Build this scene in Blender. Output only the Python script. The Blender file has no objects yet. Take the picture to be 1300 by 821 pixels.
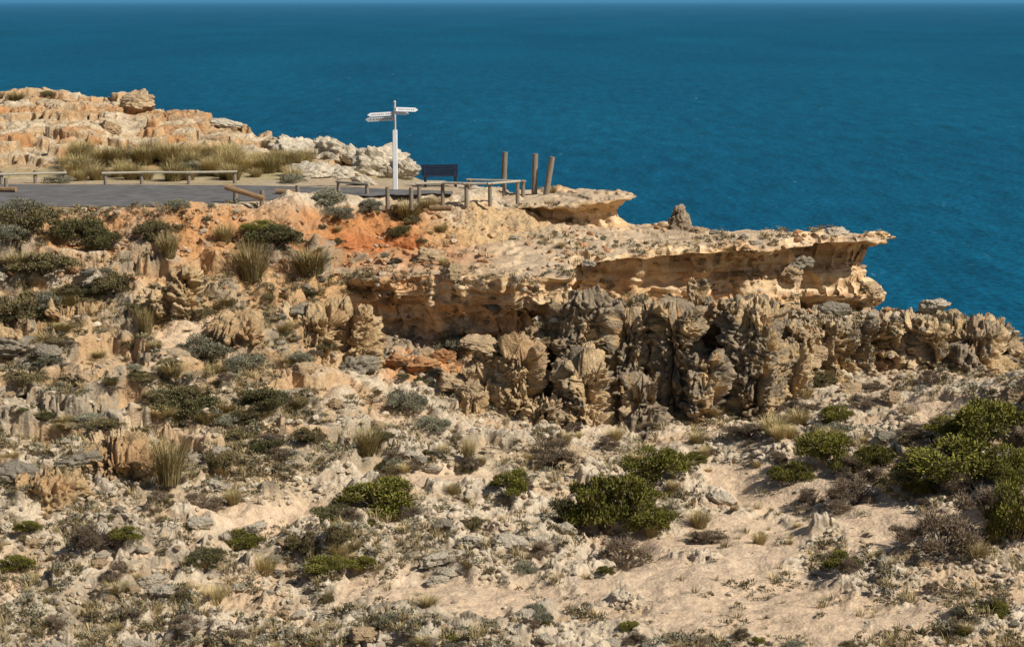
import bpy, math, random, zlib
import numpy as np
from mathutils import Vector, Matrix
rng=np.random.default_rng(7); random.seed(7)
COL=bpy.context.scene.collection
F=2528.0; HZ=-1.5
PIT=math.atan((410.5-HZ)/F); CP,SP=math.cos(PIT),math.sin(PIT)
def P(px,py,Y):
    u=(px-650)/F; v=(py-410.5)/F
    s=Y/(CP-v*SP)
    return (u*s, Y, (-SP-v*CP)*s)
def pyof(Y,z):
    t=-z/Y; a=np.arctan(t)-PIT
    return 410.5+F*np.tan(a)
def Pz(px,z,Y):
    return P(px,float(pyof(Y,z)),Y)
def proj(Pts):
    d=Pts[...,1]*CP-Pts[...,2]*SP
    return 650+F*Pts[...,0]/d, 410.5-F*(Pts[...,1]*SP+Pts[...,2]*CP)/d
# ---------------- noise
_r=np.random.default_rng(3)
PERM=np.tile(_r.permutation(256),3)
G=_r.normal(size=(256,3)); G/=np.linalg.norm(G,axis=1)[:,None]
def pn(p):
    i=np.floor(p).astype(np.int64); f=p-i; i&=255
    w=f*f*f*(f*(f*6-15)+10)
    out=np.zeros(p.shape[:-1])
    for a in (0,1):
        wa=w[...,0] if a else 1-w[...,0]
        for b in (0,1):
            wb=w[...,1] if b else 1-w[...,1]
            for c in (0,1):
                wc=w[...,2] if c else 1-w[...,2]
                h=PERM[PERM[PERM[i[...,0]+a]+i[...,1]+b]+i[...,2]+c]
                g=G[h]
                out+=wa*wb*wc*(g[...,0]*(f[...,0]-a)+g[...,1]*(f[...,1]-b)+g[...,2]*(f[...,2]-c))
    return out*1.5
def fbm(p,o=4,gain=.5):
    s=0;a=1
    for k in range(o):
        s=s+a*pn(p+k*17.3); p=p*2.03; a*=gain
    return s
def ridge(p,o=4):
    s=0;a=1
    for k in range(o):
        s=s+a*(1-2*np.abs(pn(p+k*11.7))); p=p*2.1; a*=.5
    return s*.5
def billow(p,o=3,gain=.45):
    s=0;a=1
    for k in range(o):
        s=s+a*(np.sqrt(np.abs(pn(p+k*9.1))+.002)*1.6-.75); p=p*2.1; a*=gain
    return s
JIT=_r.random((256,3))
def wcells(p):
    # nearest and second nearest feature distance and a random value per cell
    i=np.floor(p).astype(np.int64); f=p-i
    b1=np.full(p.shape[:-1],9.0); b2=b1.copy(); val=np.zeros(p.shape[:-1])
    for a in (-1,0,1):
        for b in (-1,0,1):
            for c in (-1,0,1):
                h=PERM[PERM[PERM[(i[...,0]+a)&255]+((i[...,1]+b)&255)]+((i[...,2]+c)&255)]
                j=JIT[h]
                d=(a+j[...,0]-f[...,0])**2+(b+j[...,1]-f[...,1])**2+(c+j[...,2]-f[...,2])**2
                nb=d<b1; b2=np.where(nb,b1,np.minimum(b2,d)); val=np.where(nb,h/255.0,val); b1=np.where(nb,d,b1)
    return np.sqrt(b1),np.sqrt(b2),val
def worley(p): return wcells(p)[0]
def sst(x,a,b):
    t=np.clip((x-a)/(b-a),0,1); return t*t*(3-2*t)
def mixc(c,d,m): return c*(1-m[...,None])+np.array(d)*m[...,None]
def blur(A,w,axis):
    if w<1: return A
    k=np.exp(-0.5*(np.arange(-3*w,3*w+1)/w)**2); k/=k.sum(); r=3*w
    A=np.moveaxis(A,axis,0); n=A.shape[0]
    first=A[:1];last=A[-1:]
    pre=2*first-A[1:r+1][::-1] if n>r+1 else np.repeat(first,r,0)
    post=2*last-A[-r-1:-1][::-1] if n>r+1 else np.repeat(last,r,0)
    B=np.concatenate([pre,A,post],0)
    out=np.zeros_like(A)
    for t,kk in enumerate(k): out+=kk*B[t:t+n]
    return np.moveaxis(out,0,axis)
def resample(C,segs):
    out=[]
    for i,n in enumerate(segs):
        t=(np.arange(n)/n).reshape((-1,)+(1,)*(C.ndim-1))
        out.append(C[i]*(1-t)+C[i+1]*t)
    out.append(C[-1:]); return np.concatenate(out,0)
def gnorm(A):
    du=np.gradient(A,axis=0); dv=np.gradient(A,axis=1)
    n=np.cross(du,dv); n/=np.linalg.norm(n,axis=-1)[...,None]+1e-9
    return n
# ---------------- object helpers
def mesh_np(name,V,Fc,mat,col=None,parent=None,smooth=True):
    me=bpy.data.meshes.new(name); V=np.asarray(V,dtype=np.float32).reshape(-1,3); Fc=np.asarray(Fc,dtype=np.int32)
    k=Fc.shape[1]
    me.vertices.add(len(V)); me.vertices.foreach_set('co',V.ravel())
    me.loops.add(Fc.size); me.loops.foreach_set('vertex_index',Fc.ravel())
    me.polygons.add(len(Fc)); me.polygons.foreach_set('loop_start',np.arange(0,Fc.size,k,dtype=np.int32))
    me.polygons.foreach_set('use_smooth',np.full(len(Fc),smooth,dtype=bool))
    me.update(calc_edges=True)
    if col is not None:
        a=me.color_attributes.new('Col','FLOAT_COLOR','POINT')
        c=np.ones((len(V),4),dtype=np.float32); c[:,:3]=np.asarray(col).reshape(-1,3)
        a.data.foreach_set('color',c.ravel())
    me.materials.append(mat)
    o=bpy.data.objects.new(name,me); COL.objects.link(o)
    if parent: o.parent=parent
    return o
def gridq(n,m):
    idx=np.arange(n*m).reshape(n,m)
    return np.stack([idx[:-1,:-1],idx[1:,:-1],idx[1:,1:],idx[:-1,1:]],-1).reshape(-1,4)
def grid_obj(name,A,mat,col,kind='structure',flip=False):
    q=gridq(*A.shape[:2])
    if flip: q=q[:,::-1]
    o=mesh_np(name,A,q,mat,col)
    if kind: o['kind']=kind
    return o
def tag(o,label,cat,group=None,kind=None):
    o['label']=label; o['category']=cat
    if group:o['group']=group
    if kind:o['kind']=kind
    return o
def empty(name,loc,rz=0):
    o=bpy.data.objects.new(name,None); COL.objects.link(o); o.location=loc; o.rotation_euler=(0,0,rz); o.empty_display_size=.2; return o
class MB:
    def __init__(s): s.v=[];s.f=[]
    def add(s,V,Fs):
        b=len(s.v); s.v+= [tuple(x) for x in V]; s.f+=[tuple(i+b for i in f) for f in Fs]
    def box(s,c,d,rot=None,bev=0.0):
        M=rot if rot is not None else Matrix.Identity(3)
        x,y,z=d[0]/2,d[1]/2,d[2]/2; b=min(bev,x*.5,y*.5)
        ring=[(x-b,y),(x,y-b),(x,-y+b),(x-b,-y),(-x+b,-y),(-x,-y+b),(-x,y-b),(-x+b,y)] if b>0 else [(x,y),(x,-y),(-x,-y),(-x,y)]
        n=len(ring)
        V=[M@Vector((p[0],p[1],-z))+Vector(c) for p in ring]+[M@Vector((p[0],p[1],z))+Vector(c) for p in ring]
        Fs=[tuple(range(n)),tuple(range(2*n-1,n-1,-1))]+[(i,i+n,(i+1)%n+n,(i+1)%n) for i in range(n)]
        s.add(V,Fs)
    def tube(s,a,b,r0,r1,n=10,wob=0,seg=6):
        a=Vector(a);b=Vector(b);d=(b-a).normalized(); u=d.orthogonal().normalized(); w=d.cross(u)
        V=[];Fs=[]
        for k in range(seg+1):
            t=k/seg; c=a.lerp(b,t)
            for i in range(n):
                an=2*math.pi*i/n; r=(r0+(r1-r0)*t)*(1+wob*(random.random()-.5))
                V.append(c+u*math.cos(an)*r+w*math.sin(an)*r)
        for k in range(seg):
            for i in range(n):
                Fs.append((k*n+i,k*n+(i+1)%n,(k+1)*n+(i+1)%n,(k+1)*n+i))
        Fs.append(tuple(range(n-1,-1,-1))); Fs.append(tuple(seg*n+i for i in range(n)))
        s.add(V,Fs)
    def build(s,name,mat,parent=None,smooth=False):
        me=bpy.data.meshes.new(name); me.from_pydata(s.v,[],s.f); me.materials.append(mat); me.update()
        o=bpy.data.objects.new(name,me); COL.objects.link(o)
        if parent:o.parent=parent
        return o
# ---------------- materials
def newmat(name):
    m=bpy.data.materials.new(name); m.use_nodes=True; nt=m.node_tree; b=nt.nodes['Principled BSDF']
    b.inputs['Roughness'].default_value=.9; b.inputs['Specular IOR Level'].default_value=.15
    return m,nt,b
def rockmat(name,scale=1.0,bump=.6,var=.35,v2r=.3):
    m,nt,b=newmat(name); N=nt.nodes.new; L=nt.links.new
    at=N('ShaderNodeAttribute'); at.attribute_name='Col'
    oi=N('ShaderNodeTexCoord')
    n1=N('ShaderNodeTexNoise'); n1.inputs['Scale'].default_value=3.5*scale; n1.inputs['Detail'].default_value=8; n1.inputs['Roughness'].default_value=.7
    n2=N('ShaderNodeTexNoise'); n2.inputs['Scale'].default_value=16*scale; n2.inputs['Detail'].default_value=5; n2.inputs['Roughness'].default_value=.75
    vo=N('ShaderNodeTexVoronoi'); vo.inputs['Scale'].default_value=9*scale
    for n in (n1,n2,vo): L(oi.outputs['Object'],n.inputs['Vector'])
    r=N('ShaderNodeMapRange'); r.inputs[1].default_value=.3; r.inputs[2].default_value=.7; r.inputs[3].default_value=1-var; r.inputs[4].default_value=1+var
    L(n1.outputs['Fac'],r.inputs[0])
    r2=N('ShaderNodeMapRange'); r2.inputs[1].default_value=.3; r2.inputs[2].default_value=.7; r2.inputs[3].default_value=1-v2r; r2.inputs[4].default_value=1+v2r
    L(n2.outputs['Fac'],r2.inputs[0])
    mu=N('ShaderNodeMath'); mu.operation='MULTIPLY'; L(r.outputs[0],mu.inputs[0]); L(r2.outputs[0],mu.inputs[1])
    vm=N('ShaderNodeVectorMath'); vm.operation='SCALE'; L(at.outputs['Color'],vm.inputs[0]); L(mu.outputs[0],vm.inputs['Scale'])
    L(vm.outputs[0],b.inputs['Base Color'])
    ad=N('ShaderNodeMath'); ad.operation='ADD'; L(n2.outputs['Fac'],ad.inputs[0])
    v2=N('ShaderNodeMath'); v2.operation='MULTIPLY'; v2.inputs[1].default_value=.6; L(vo.outputs['Distance'],v2.inputs[0]); L(v2.outputs[0],ad.inputs[1])
    bp=N('ShaderNodeBump'); bp.inputs['Strength'].default_value=bump; bp.inputs['Distance'].default_value=.08
    L(ad.outputs[0],bp.inputs['Height']); L(bp.outputs[0],b.inputs['Normal'])
    return m
def leafmat(name,var=.5):
    m,nt,b=newmat(name); N=nt.nodes.new; L=nt.links.new
    at=N('ShaderNodeAttribute'); at.attribute_name='Col'
    oi=N('ShaderNodeObjectInfo')
    r=N('ShaderNodeMapRange'); r.inputs[3].default_value=1-var*.5; r.inputs[4].default_value=1+var*.5; L(oi.outputs['Random'],r.inputs[0])
    vm=N('ShaderNodeVectorMath'); vm.operation='SCALE'; L(at.outputs['Color'],vm.inputs[0]); L(r.outputs[0],vm.inputs['Scale'])
    L(vm.outputs[0],b.inputs['Base Color']); b.inputs['Roughness'].default_value=.7
    return m
def solid(name,c,rough=.8,var=.25,scale=8,stretch=(1,1,1),bump=.2):
    m,nt,b=newmat(name); N=nt.nodes.new; L=nt.links.new
    tc=N('ShaderNodeTexCoord'); mp=N('ShaderNodeMapping'); mp.inputs['Scale'].default_value=stretch
    n1=N('ShaderNodeTexNoise'); n1.inputs['Scale'].default_value=scale; n1.inputs['Detail'].default_value=6; n1.inputs['Roughness'].default_value=.7
    L(tc.outputs['Object'],mp.inputs[0]); L(mp.outputs[0],n1.inputs['Vector'])
    cr=N('ShaderNodeValToRGB'); e=cr.color_ramp.elements
    e[0].position=.3;e[1].position=.7
    e[0].color=tuple(x*(1-var) for x in c)+(1,); e[1].color=tuple(min(1,x*(1+var)) for x in c)+(1,)
    L(n1.outputs['Fac'],cr.inputs[0]); L(cr.outputs[0],b.inputs['Base Color'])
    bp=N('ShaderNodeBump'); bp.inputs['Strength'].default_value=bump; bp.inputs['Distance'].default_value=.02; L(n1.outputs['Fac'],bp.inputs['Height']); L(bp.outputs[0],b.inputs['Normal'])
    b.inputs['Roughness'].default_value=rough
    return m
M_ground=rockmat('ground_soil',1,.6,.25,.25); M_rock=rockmat('limestone',1,.9,.3); M_smooth=rockmat('wind_cut_limestone',.8,.4,.2,.18); M_stone=rockmat('loose_stone',2.5,.6,.3)
M_leaf=leafmat('leaf'); M_wood_b=solid('twig',(.12,.09,.07))
M_timber=solid('weathered_timber',(.24,.20,.155),.9,.35,6,(6,6,.8),.5); M_rail=solid('pale_rail',(.42,.38,.30),.9,.3,5,(1,6,6),.4)
M_white=solid('white_paint',(.78,.79,.80),.5,.07,4); M_text=solid('grey_lettering',(.28,.28,.30)); M_steel=solid('grey_pole',(.45,.47,.49),.4,.15)
M_bench=solid('dark_bench_slats',(.025,.035,.06),.5,.3); M_asph=solid('asphalt',(.14,.135,.13),.95,.35,1.2,(1,1,1),.5)
PAL=dict(sand=(.63,.46,.295),lime=(.58,.48,.345),tan=(.54,.36,.18),orange=(.50,.225,.085),red=(.43,.155,.055),grey=(.25,.205,.15),dark=(.10,.085,.065),cream=(.66,.53,.37))
# ================= base ground
rowsegs=[25,25,60,110,80,110,125,120,110,130,150,50,15]
base_tail=[(900,38),(-12,20),(-10,5)]
S1={
-400:[(-50,130),(-7.6,92),(-7.6,83),(-7.6,72.4),(318,69.7),(365,67.6),(425,65.2),(500,62),(575,58),(650,53.5),(731,49)],
0:[(-50,130),(-7.6,92),(-7.6,83),(-7.6,72.4),(318,69.7),(365,67.6),(425,65.2),(500,62),(575,58),(650,53.5),(731,49)],
260:[(-50,130),(-7.6,92),(-7.6,83),(-7.6,73.2),(318,70.7),(370,68.4),(430,65.8),(500,62.8),(575,58.5),(650,53.8),(731,49)],
400:[(-50,125),(-7.6,90),(-7.6,82.5),(-7.6,76.0),(308,72.7),(365,70),(430,67.6),(500,64.4),(572,59.7),(650,54.5),(731,49.2)],
470:[(-50,110),(-7.7,86),(-7.6,82.5),(-7.6,77.2),(310,74.6),(-11.8,74.2),(445,70.2),(502,67),(572,61.3),(650,55.4),(731,49.5)],
540:[(-50,95),(-7.8,85),(-7.6,82.5),(-7.65,78),(308,75),(-12.2,74.6),(450,70.6),(508,67),(575,61.5),(650,55.6),(731,49.7)],
620:[(-50,90),(-8,84),(-7.7,82),(-7.8,78.7),(305,75.4),(-12.5,74.8),(-13,71),(530,66.8),(590,60.6),(655,55.5),(731,49.9)],
700:[(-50,88),(-8.4,83),(-8.3,81),(-8.6,78.5),(-9.3,76),(-12.5,75.5),(-13.2,71),(548,66.3),(600,60.5),(660,55.5),(731,50)],
820:[(-50,86),(-10.4,81),(-10.4,80),(-10.4,78.5),(-10.6,77),(-12.5,76),(-13.4,72),(548,66.3),(600,60.5),(660,55.5),(731,50)],
930:[(-50,85),(-13,80.5),(-13,79),(-13,78),(-13,77),(-13,76),(-13.4,72),(542,66.3),(590,60.7),(650,55.6),(731,49.7)],
1000:[(-50,85),(-13,80),(-13,79),(-13,78),(-13,77),(-13,76),(-13.2,72),(520,66.5),(560,61.5),(640,56),(731,49.3)],
1100:[(-50,84),(-14,79),(-13.6,78),(-13.6,77),(-13.4,76),(-13.3,75),(-13.2,72),(505,67),(512,63),(610,56.3),(731,48.7)],
1200:[(-50,84),(-14,78),(-14,77),(-14,76.5),(-14,76),(-13.8,74),(-13.3,71),(-13,67),(494,62),(595,55.6),(731,48)],
1285:[(-50,84),(-18,77),(-17,76),(-17,75),(-16,74),(-15,73),(-13.8,70),(-12.8,66),(481,60.5),(590,54.5),(731,47.5)],
1340:[(-50,84),(-50,80),(-45,79),(-38,77),(-30,75),(-24,73),(-18,70),(-13,65),(474,60),(588,54),(731,47.3)],
1750:[(-50,84),(-50,80),(-45,79),(-38,77),(-30,75),(-24,73),(-18,70),(-13,65),(470,59),(585,53),(731,47)],
}
cp=sorted(S1); C=[]
for c in cp:
    rows=S1[c]+base_tail
    C.append([P(c,a,Y) if a>0 else Pz(c,a,Y) for a,Y in rows])
C=np.array(C)
csegs=[]
for a,b in zip(cp[:-1],cp[1:]):
    f=.95 if (a>=0 and b<=1340) else .18
    csegs.append(max(4,int((b-a)*f)))
A=resample(C,csegs); A=np.moveaxis(resample(np.moveaxis(A,1,0),rowsegs),0,1)
A=blur(A,14,0); A=blur(A,8,1)
px,py=proj(A)
edge=np.interp(px,[-400,0,200,300,400,500,600],[73.0,73.3,73.2,74.6,77.0,78.2,79])
flat=sst(A[...,1]-edge,-.6,.1)*sst(-A[...,1],-92,-84)*(1-sst(px,560,640))
A[...,2]=A[...,2]*(1-flat)-7.6*flat
N=gnorm(A); N*=np.sign(N[...,2:3]+1e-9)
w=fbm(A*.25,3); big=fbm(A*np.array([.33,.33,.6]),4)
fine=fbm(A*1.5+5,5,.62)
rd=ridge(A*np.array([1.1,1.1,1.8])+9,5)
out_m=sst(fbm(A*np.array([.28,.28,.6])+31,4,.55),.08,.22)*(1-.75*sst(px,640,800))
slope=sst(py,255,330)
leftm=(1-sst(px,420,560))
def sandmask(px,py):
    n=fbm(np.stack([px*.012,py*.02,px*0+2.2],-1),3)
    m=0
    for cx,cy,rx,ry in [(930,690,150,42),(1130,664,110,34),(985,612,80,36),(1180,515,70,14),(880,740,170,34),(330,655,80,16),(255,430,50,30),(560,610,70,16),(1000,780,200,40),(560,760,150,30)]:
        m=np.maximum(m,1-sst(np.sqrt(((px-cx)/rx)**2+((py-cy)/ry)**2)+.7*n,.7,1.15))
    return m
sandy=sandmask(px,py)
d=((.28+.28*leftm)*big+.13*fine*(1-.75*sandy))*(1-flat) + out_m*(.26*np.clip(rd,-.3,.7)+.14)*slope*(1-flat)*(1-sandy)
# hollow scooped in the bank under the biggest centre shrub
hol=1-sst(np.sqrt(((px-775)/60)**2+((py-700)/22)**2),.4,1.1); d-=.45*hol
wv=worley(A*2.6+3)
rub=sst(fbm(A*.5+60,3),-.3,.1)*(1-sandy)
d+= (1-flat)*slope*rub*.13*np.clip(.62-wv,0,1)
wv2=worley(A*6.5+7); d+= (1-flat)*slope*rub*.08*np.clip(.6-wv2,0,1)
d-= .2*slope*(1-flat)*np.clip(ridge(A*np.array([.5,.5,.5])+77,3)-.2,0,1)*leftm*2.4
Qp=A+.25*fbm(A*.9+3,3)[...,None]
w1,w2,wvv=wcells(Qp*np.array([.7,1.1,1.1])+3)
plate=sst(w2-w1,.02,.10)
shelfm=sst(fbm(A*np.array([.25,.45,.45])+91,4),.06,.18)*(1-sandy)*sst(py,500,590)
d+=shelfm*(plate*(.05+.24*wvv)+.05*fine)
d=d*sst(A[...,1],25,40)
A1=A+N*d[...,None]
def terr(A1,tz,wr,tm,lo=.3,hi=.7):
    hh=A1[...,2]/tz+wr; fr=hh-np.floor(hh); st=(np.floor(hh)+sst(fr,lo,hi)-wr)*tz
    A1[...,2]=A1[...,2]*(1-tm)+st*tm
    return fr
w5=fbm(A*np.array([.3,.3,.15])+5,3,.5)
bm_=(1-flat)*sst(py,285,330)*(1-sst(py,540,620))*(1-sst(px,430,520))
frb=terr(A1,1.15,1.0*w5,.70*bm_*sst(fbm(A*.2+3,2),-.4,.0),.3,.60)
terr(A1,.45,.8*fbm(A*.5+5,2),out_m*.5*(1-flat)*sst(py,280,360)*(1-sst(py,560,680))*(1-sst(px,560,700)))
riser=sst(frb,.3,.4)*(1-sst(frb,.50,.60))*bm_
c1=fbm(A*.45+80,5); c2=fbm(A*1.6+40,4); c3=fbm(A*np.array([.15,.15,.4])+10,3)
col=np.ones(A.shape)*np.array(PAL['sand'])*.9
col=mixc(col,PAL['lime'],sst(c1,-.3,.2)); col=mixc(col,(.44,.31,.185),sst(c2,.0,.45)*.6)
col=mixc(col,(.39,.28,.165),sst(c3,-.05,.3)*.6*(1-sst(px,650,900)))
def blob(cx,cy,rx,ry,c,s=1.0):
    global col
    r=np.sqrt(((px-cx)/rx)**2+((py-cy)/ry)**2)+.45*c1
    col=mixc(col,c,(1-sst(r,.55,1.25))*s)
blob(130,285,260,30,(.52,.31,.15),.8); blob(330,345,230,62,(.53,.32,.155),.85); blob(370,300,260,42,(.52,.27,.115),.9); blob(470,302,135,40,PAL['orange'],.95); blob(500,312,90,20,PAL['red'],.8); blob(150,276,100,13,(.52,.27,.12),.6)
blob(420,385,90,40,(.54,.31,.14),.8); blob(200,420,230,70,(.50,.34,.185),.75); blob(640,290,110,40,PAL['tan'],.8)
blob(530,465,75,26,(.56,.28,.12),.9); blob(470,450,50,30,PAL['tan'],.6); blob(120,520,180,80,(.46,.33,.20),.65)
blob(440,590,200,45,(.56,.45,.31),.5); blob(560,590,250,35,(.46,.35,.22),.6)
blob(200,222,140,13,(.46,.38,.20),.9); blob(330,222,60,13,(.46,.38,.20),.9)
col=mixc(col,(.52,.34,.18),riser*.7)
rockm=out_m*sst(rd,-.25,.15)*slope*(1-sandy); col=mixc(col,(.34,.285,.205),rockm*.8*sst(c2,-.5,.0)); col=mixc(col,(.17,.14,.105),rockm*.5*sst(c2,.1,.4))
col=mixc(col,(.66,.49,.33),sandy*.85)
col=mixc(col,(.60,.51,.385),shelfm*plate*.7); col=mixc(col,(.32,.25,.17),shelfm*(1-plate)*.6)
col=mixc(col,(.42,.33,.22),flat*.6*(1-sst(A[...,1],84,86)))
grid_obj('ground',A1,M_ground,col,flip=True)
# ================= sweep builder for cliffs
def rockdisp(A,kind):
    warp=fbm(A*.5+3,3)[...,None]*np.array([0,0,.5])
    B=A+warp
    X,_=proj(A)
    if kind=='ledge':
        lf=1-sst(X,700,800); rg=.3+.3*lf
        s1=np.tanh(2.2*pn(B*np.array([.12,.12,2.0])))*.17+np.tanh(2.5*pn(B*np.array([.2,.2,5.5])+4))*.09+np.tanh(3*pn(B*np.array([.3,.3,12.])+4))*.035
        scoop=np.clip(.72-worley(B*np.array([.5,.5,.95])+5),0,1)
        d=s1-(.85+.55*lf)*scoop+.20*lf*billow(B*np.array([.6,.6,.8])+3,2)+.13*fbm(B*np.array([.6,.6,1.2]),5,.5)*(.6+.3*lf)+rg*(.06*ridge(B*np.array([1.6,1.6,3])+4,4)-.12*np.clip(.45-worley(B*np.array([2.4,2.4,4.5])),0,1))
        return d, s1
    rt=sst(X,985,1050)
    C_=B+.22*fbm(B*1.2+2,4,.6)[...,None]
    k1=np.ones(A.shape)*np.array([.58,.58,.28]); k1[...,2]+=.22*rt
    w1,w2,vv=wcells(C_*k1+7)
    cl=1-sst(w2-w1,.0,.17)
    u1,u2,uv=wcells(C_*np.array([1.35,1.35,1.6])+31)      # broken blocks, wider than tall
    cl2=1-sst(u2-u1,.0,.14)
    g=billow(C_*1.8+1,3,.55)
    pa=worley(C_*np.array([2.6,2.6,3.4])); pb=worley(C_*np.array([5.,5.,6.])+3); pc=worley(C_*10.+9)
    pit=np.clip(.55-pa,0,1); pit2=np.clip(.52-pb,0,1); pit3=np.clip(.5-pc,0,1)
    st=np.tanh(2.5*pn(B*np.array([.35,.35,2.1])))*.13+np.tanh(2.5*pn(B*np.array([.6,.6,5.2])+8))*.06
    rough=ridge(C_*2.4+5,4)
    d=(.70-.1*rt)*(vv-.5)-(.90-.3*rt)*cl+.36*(uv-.5)-.24*cl2+.10*g+.13*rough+.12*fbm(B*3.,4,.6)-.62*pit-.46*pit2-.22*pit3+st
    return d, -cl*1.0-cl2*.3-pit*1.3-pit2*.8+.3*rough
def sweep(name,st,prof,spine,kind,colf,fac,topn,downn,jag=.3,zjag=.1,bl=8,dm=1.0,topd=.25,zf=.8,mat=None):
    L=np.array([P(*s) for s in st]); Sp=np.array([Pz(*s) for s in spine])
    pr=np.array(prof,dtype=float)
    if pr.ndim==2: pr=np.repeat(pr[None],len(st),0)
    segs=[]
    for i in range(len(st)-1):
        dd=math.hypot(st[i+1][0]-st[i][0],st[i+1][1]-st[i][1])+abs(st[i+1][2]-st[i][2])*8
        segs.append(max(6,int(dd*(fac[i] if isinstance(fac,list) else fac))))
    L=blur(resample(L,segs),bl,0); Sp=blur(resample(Sp,segs),bl,0); pr=resample(pr,segs); pr=blur(pr,bl,0)
    t=np.gradient(L,axis=0); n=np.stack([t[:,1],-t[:,0],np.zeros(len(t))],-1); n/=np.linalg.norm(n,axis=1)[:,None]+1e-9
    n=blur(n,bl*2,0); n/=np.linalg.norm(n,axis=1)[:,None]
    q=L*np.array([1,1,0]); jn=fbm(q*.45,4,.55)*jag+pn(q*2.7)*jag*.2
    L=L+n*jn[:,None]; L[:,2]+=fbm(q*zf+9,4,.6)*zjag
    rows=[]
    for k in range(topn):
        tt=k/topn; R=Sp*(1-tt)+L*tt; rows.append(R)
    segd=[max(3,int(downn*a)) for a in np.diff(np.linspace(0,1,pr.shape[1]))]
    segd[-1]=max(8,segd[-1]//3)
    dense=np.moveaxis(resample(np.moveaxis(pr,1,0),segd),0,1)
    dense=np.concatenate([dense[:,:1],blur(dense,4,1)[:,1:]],1)
    for k in range(dense.shape[1]):
        rows.append(L+n*dense[:,k,0:1]+np.array([0,0,1])*dense[:,k,1:2])
    A=np.stack(rows,1); A=blur(A,1 if kind=='ledge' else 5,1)
    N=gnorm(A)
    mid=topn+dense.shape[1]//2; flip=True
    if (N[:,mid,:]*n).sum(-1).mean()<0: N=-N; flip=False
    N2=blur(N,3,1)
    if kind=='flute': N2=blur(blur(N,8,1),8,0)
    d,s=rockdisp(A,kind)
    v=np.arange(A.shape[1]); wt=np.where(v<topn,topd+(1-topd)*sst(v/topn,.8,1.0)*(1 if kind=='flute' else .06),1.0)
    if kind=='ledge': 
        w0=topd+(1-topd)*.06
        wt=np.where(v>=topn,w0+(1-w0)*sst((v-topn)/downn,.0,.14),wt)
    A2=A+N2*(d*wt[None,:]*dm)[...,None]
    if kind=='ledge':
        tm=(v<topn)*.75*(1-sst(v/topn,.9,1.0))*sst(v/topn,.0,.1)
        wz=fbm(A2*np.array([.35,.35,0])+3,4,.55)*1.3; hh=A2[...,2]/.2+wz; fr=hh-np.floor(hh); stz=(np.floor(hh)+sst(fr,.3,.5)-wz)*.2
        A2[...,2]=A2[...,2]*(1-tm[None])+stz*tm[None]
        A2[...,2]+=.03*fbm(A2*2.5,3)*(v<topn)
    colr=colf(A2,N,d,s,v[None,:]<topn)
    return grid_obj(name,A2,mat or M_rock,colr,flip=flip)
profA=[(0,0),(.02,-.09),(-.40,-.24),(-.95,-.5),(-1.5,-.95),(-1.25,-1.5),(-.55,-2.0),(-.5,-2.4),(-1.6,-2.75),(-2.3,-3.1),(-2.0,-4.5),(-.5,-7),(1,-40)]
profR=[(0,0),(.02,-.07),(-.35,-.2),(-.85,-.55),(-1.15,-1.1),(-.9,-1.6),(-.3,-2.2),(-.3,-2.6),(-1.0,-2.9),(-1.6,-3.2),(-1.2,-4.5),(-.5,-7),(1,-40)]
profS=[(0,0),(.1,-.2),(.15,-.5),(.0,-.9),(-.3,-1.3),(-.5,-1.7),(-.4,-2.1),(-.1,-2.5),(.2,-2.9),(.5,-3.4),(.9,-4.5),(.9,-7),(1,-40)]
profB=[(0,0),(.1,-.12),(.2,-.4),(.2,-.9),(-.1,-1.3),(-.5,-1.65),(-.9,-2.1),(-.8,-2.7),(-.4,-3.1),(.2,-3.4),(.6,-4.5),(.5,-7),(1,-40)]
profC=[(0,0),(.1,-.15),(.15,-.6),(.05,-1.1),(-.3,-1.35),(-.75,-1.8),(-1.0,-2.3),(-.8,-2.8),(-.4,-3.3),(.1,-3.8),(.3,-4.8),(.5,-7),(1,-40)]
st=[(385,362,72.6),(450,352,71.8),(520,348,71.2),(600,350,70.2),(655,352,69.6),(712,350,70.2),(742,334,72.2),(790,327,73.2),(850,322,73.8),(910,319,74),(965,316,74.2),(1025,311,74.8),(1080,306,75.6),(1126,303,76.5),(1142,301.5,77.8),(1120,299,79.2),(1060,297.5,79.8),(980,296,80.3),(900,292,81.2),(820,289,82.3),(700,275,84)]
pf=[profS,profS,profB,profC,profC,profC,profR,profR,profR,profR,profA,profA,profA,profA,profA]+[profR]*6
sp=[(385,-9.8,76),(450,-9.3,76),(520,-9.1,76.5),(600,-9.0,77),(655,-8.95,77),(712,-8.8,78),(742,-8.75,78.5),(790,-8.9,78.6),(850,-9.1,78.6),(910,-9.15,78.4),(965,-9.15,78.2),(1025,-9.15,78.0),(1070,-9.15,78.0),(1095,-9.15,78.0),(1105,-9.15,77.9),(1100,-9.15,77.8),(1050,-9.15,77.8),(980,-9.15,77.8),(900,-9.15,78.0),(820,-9.0,78.2),(700,-8.9,79)]
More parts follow.
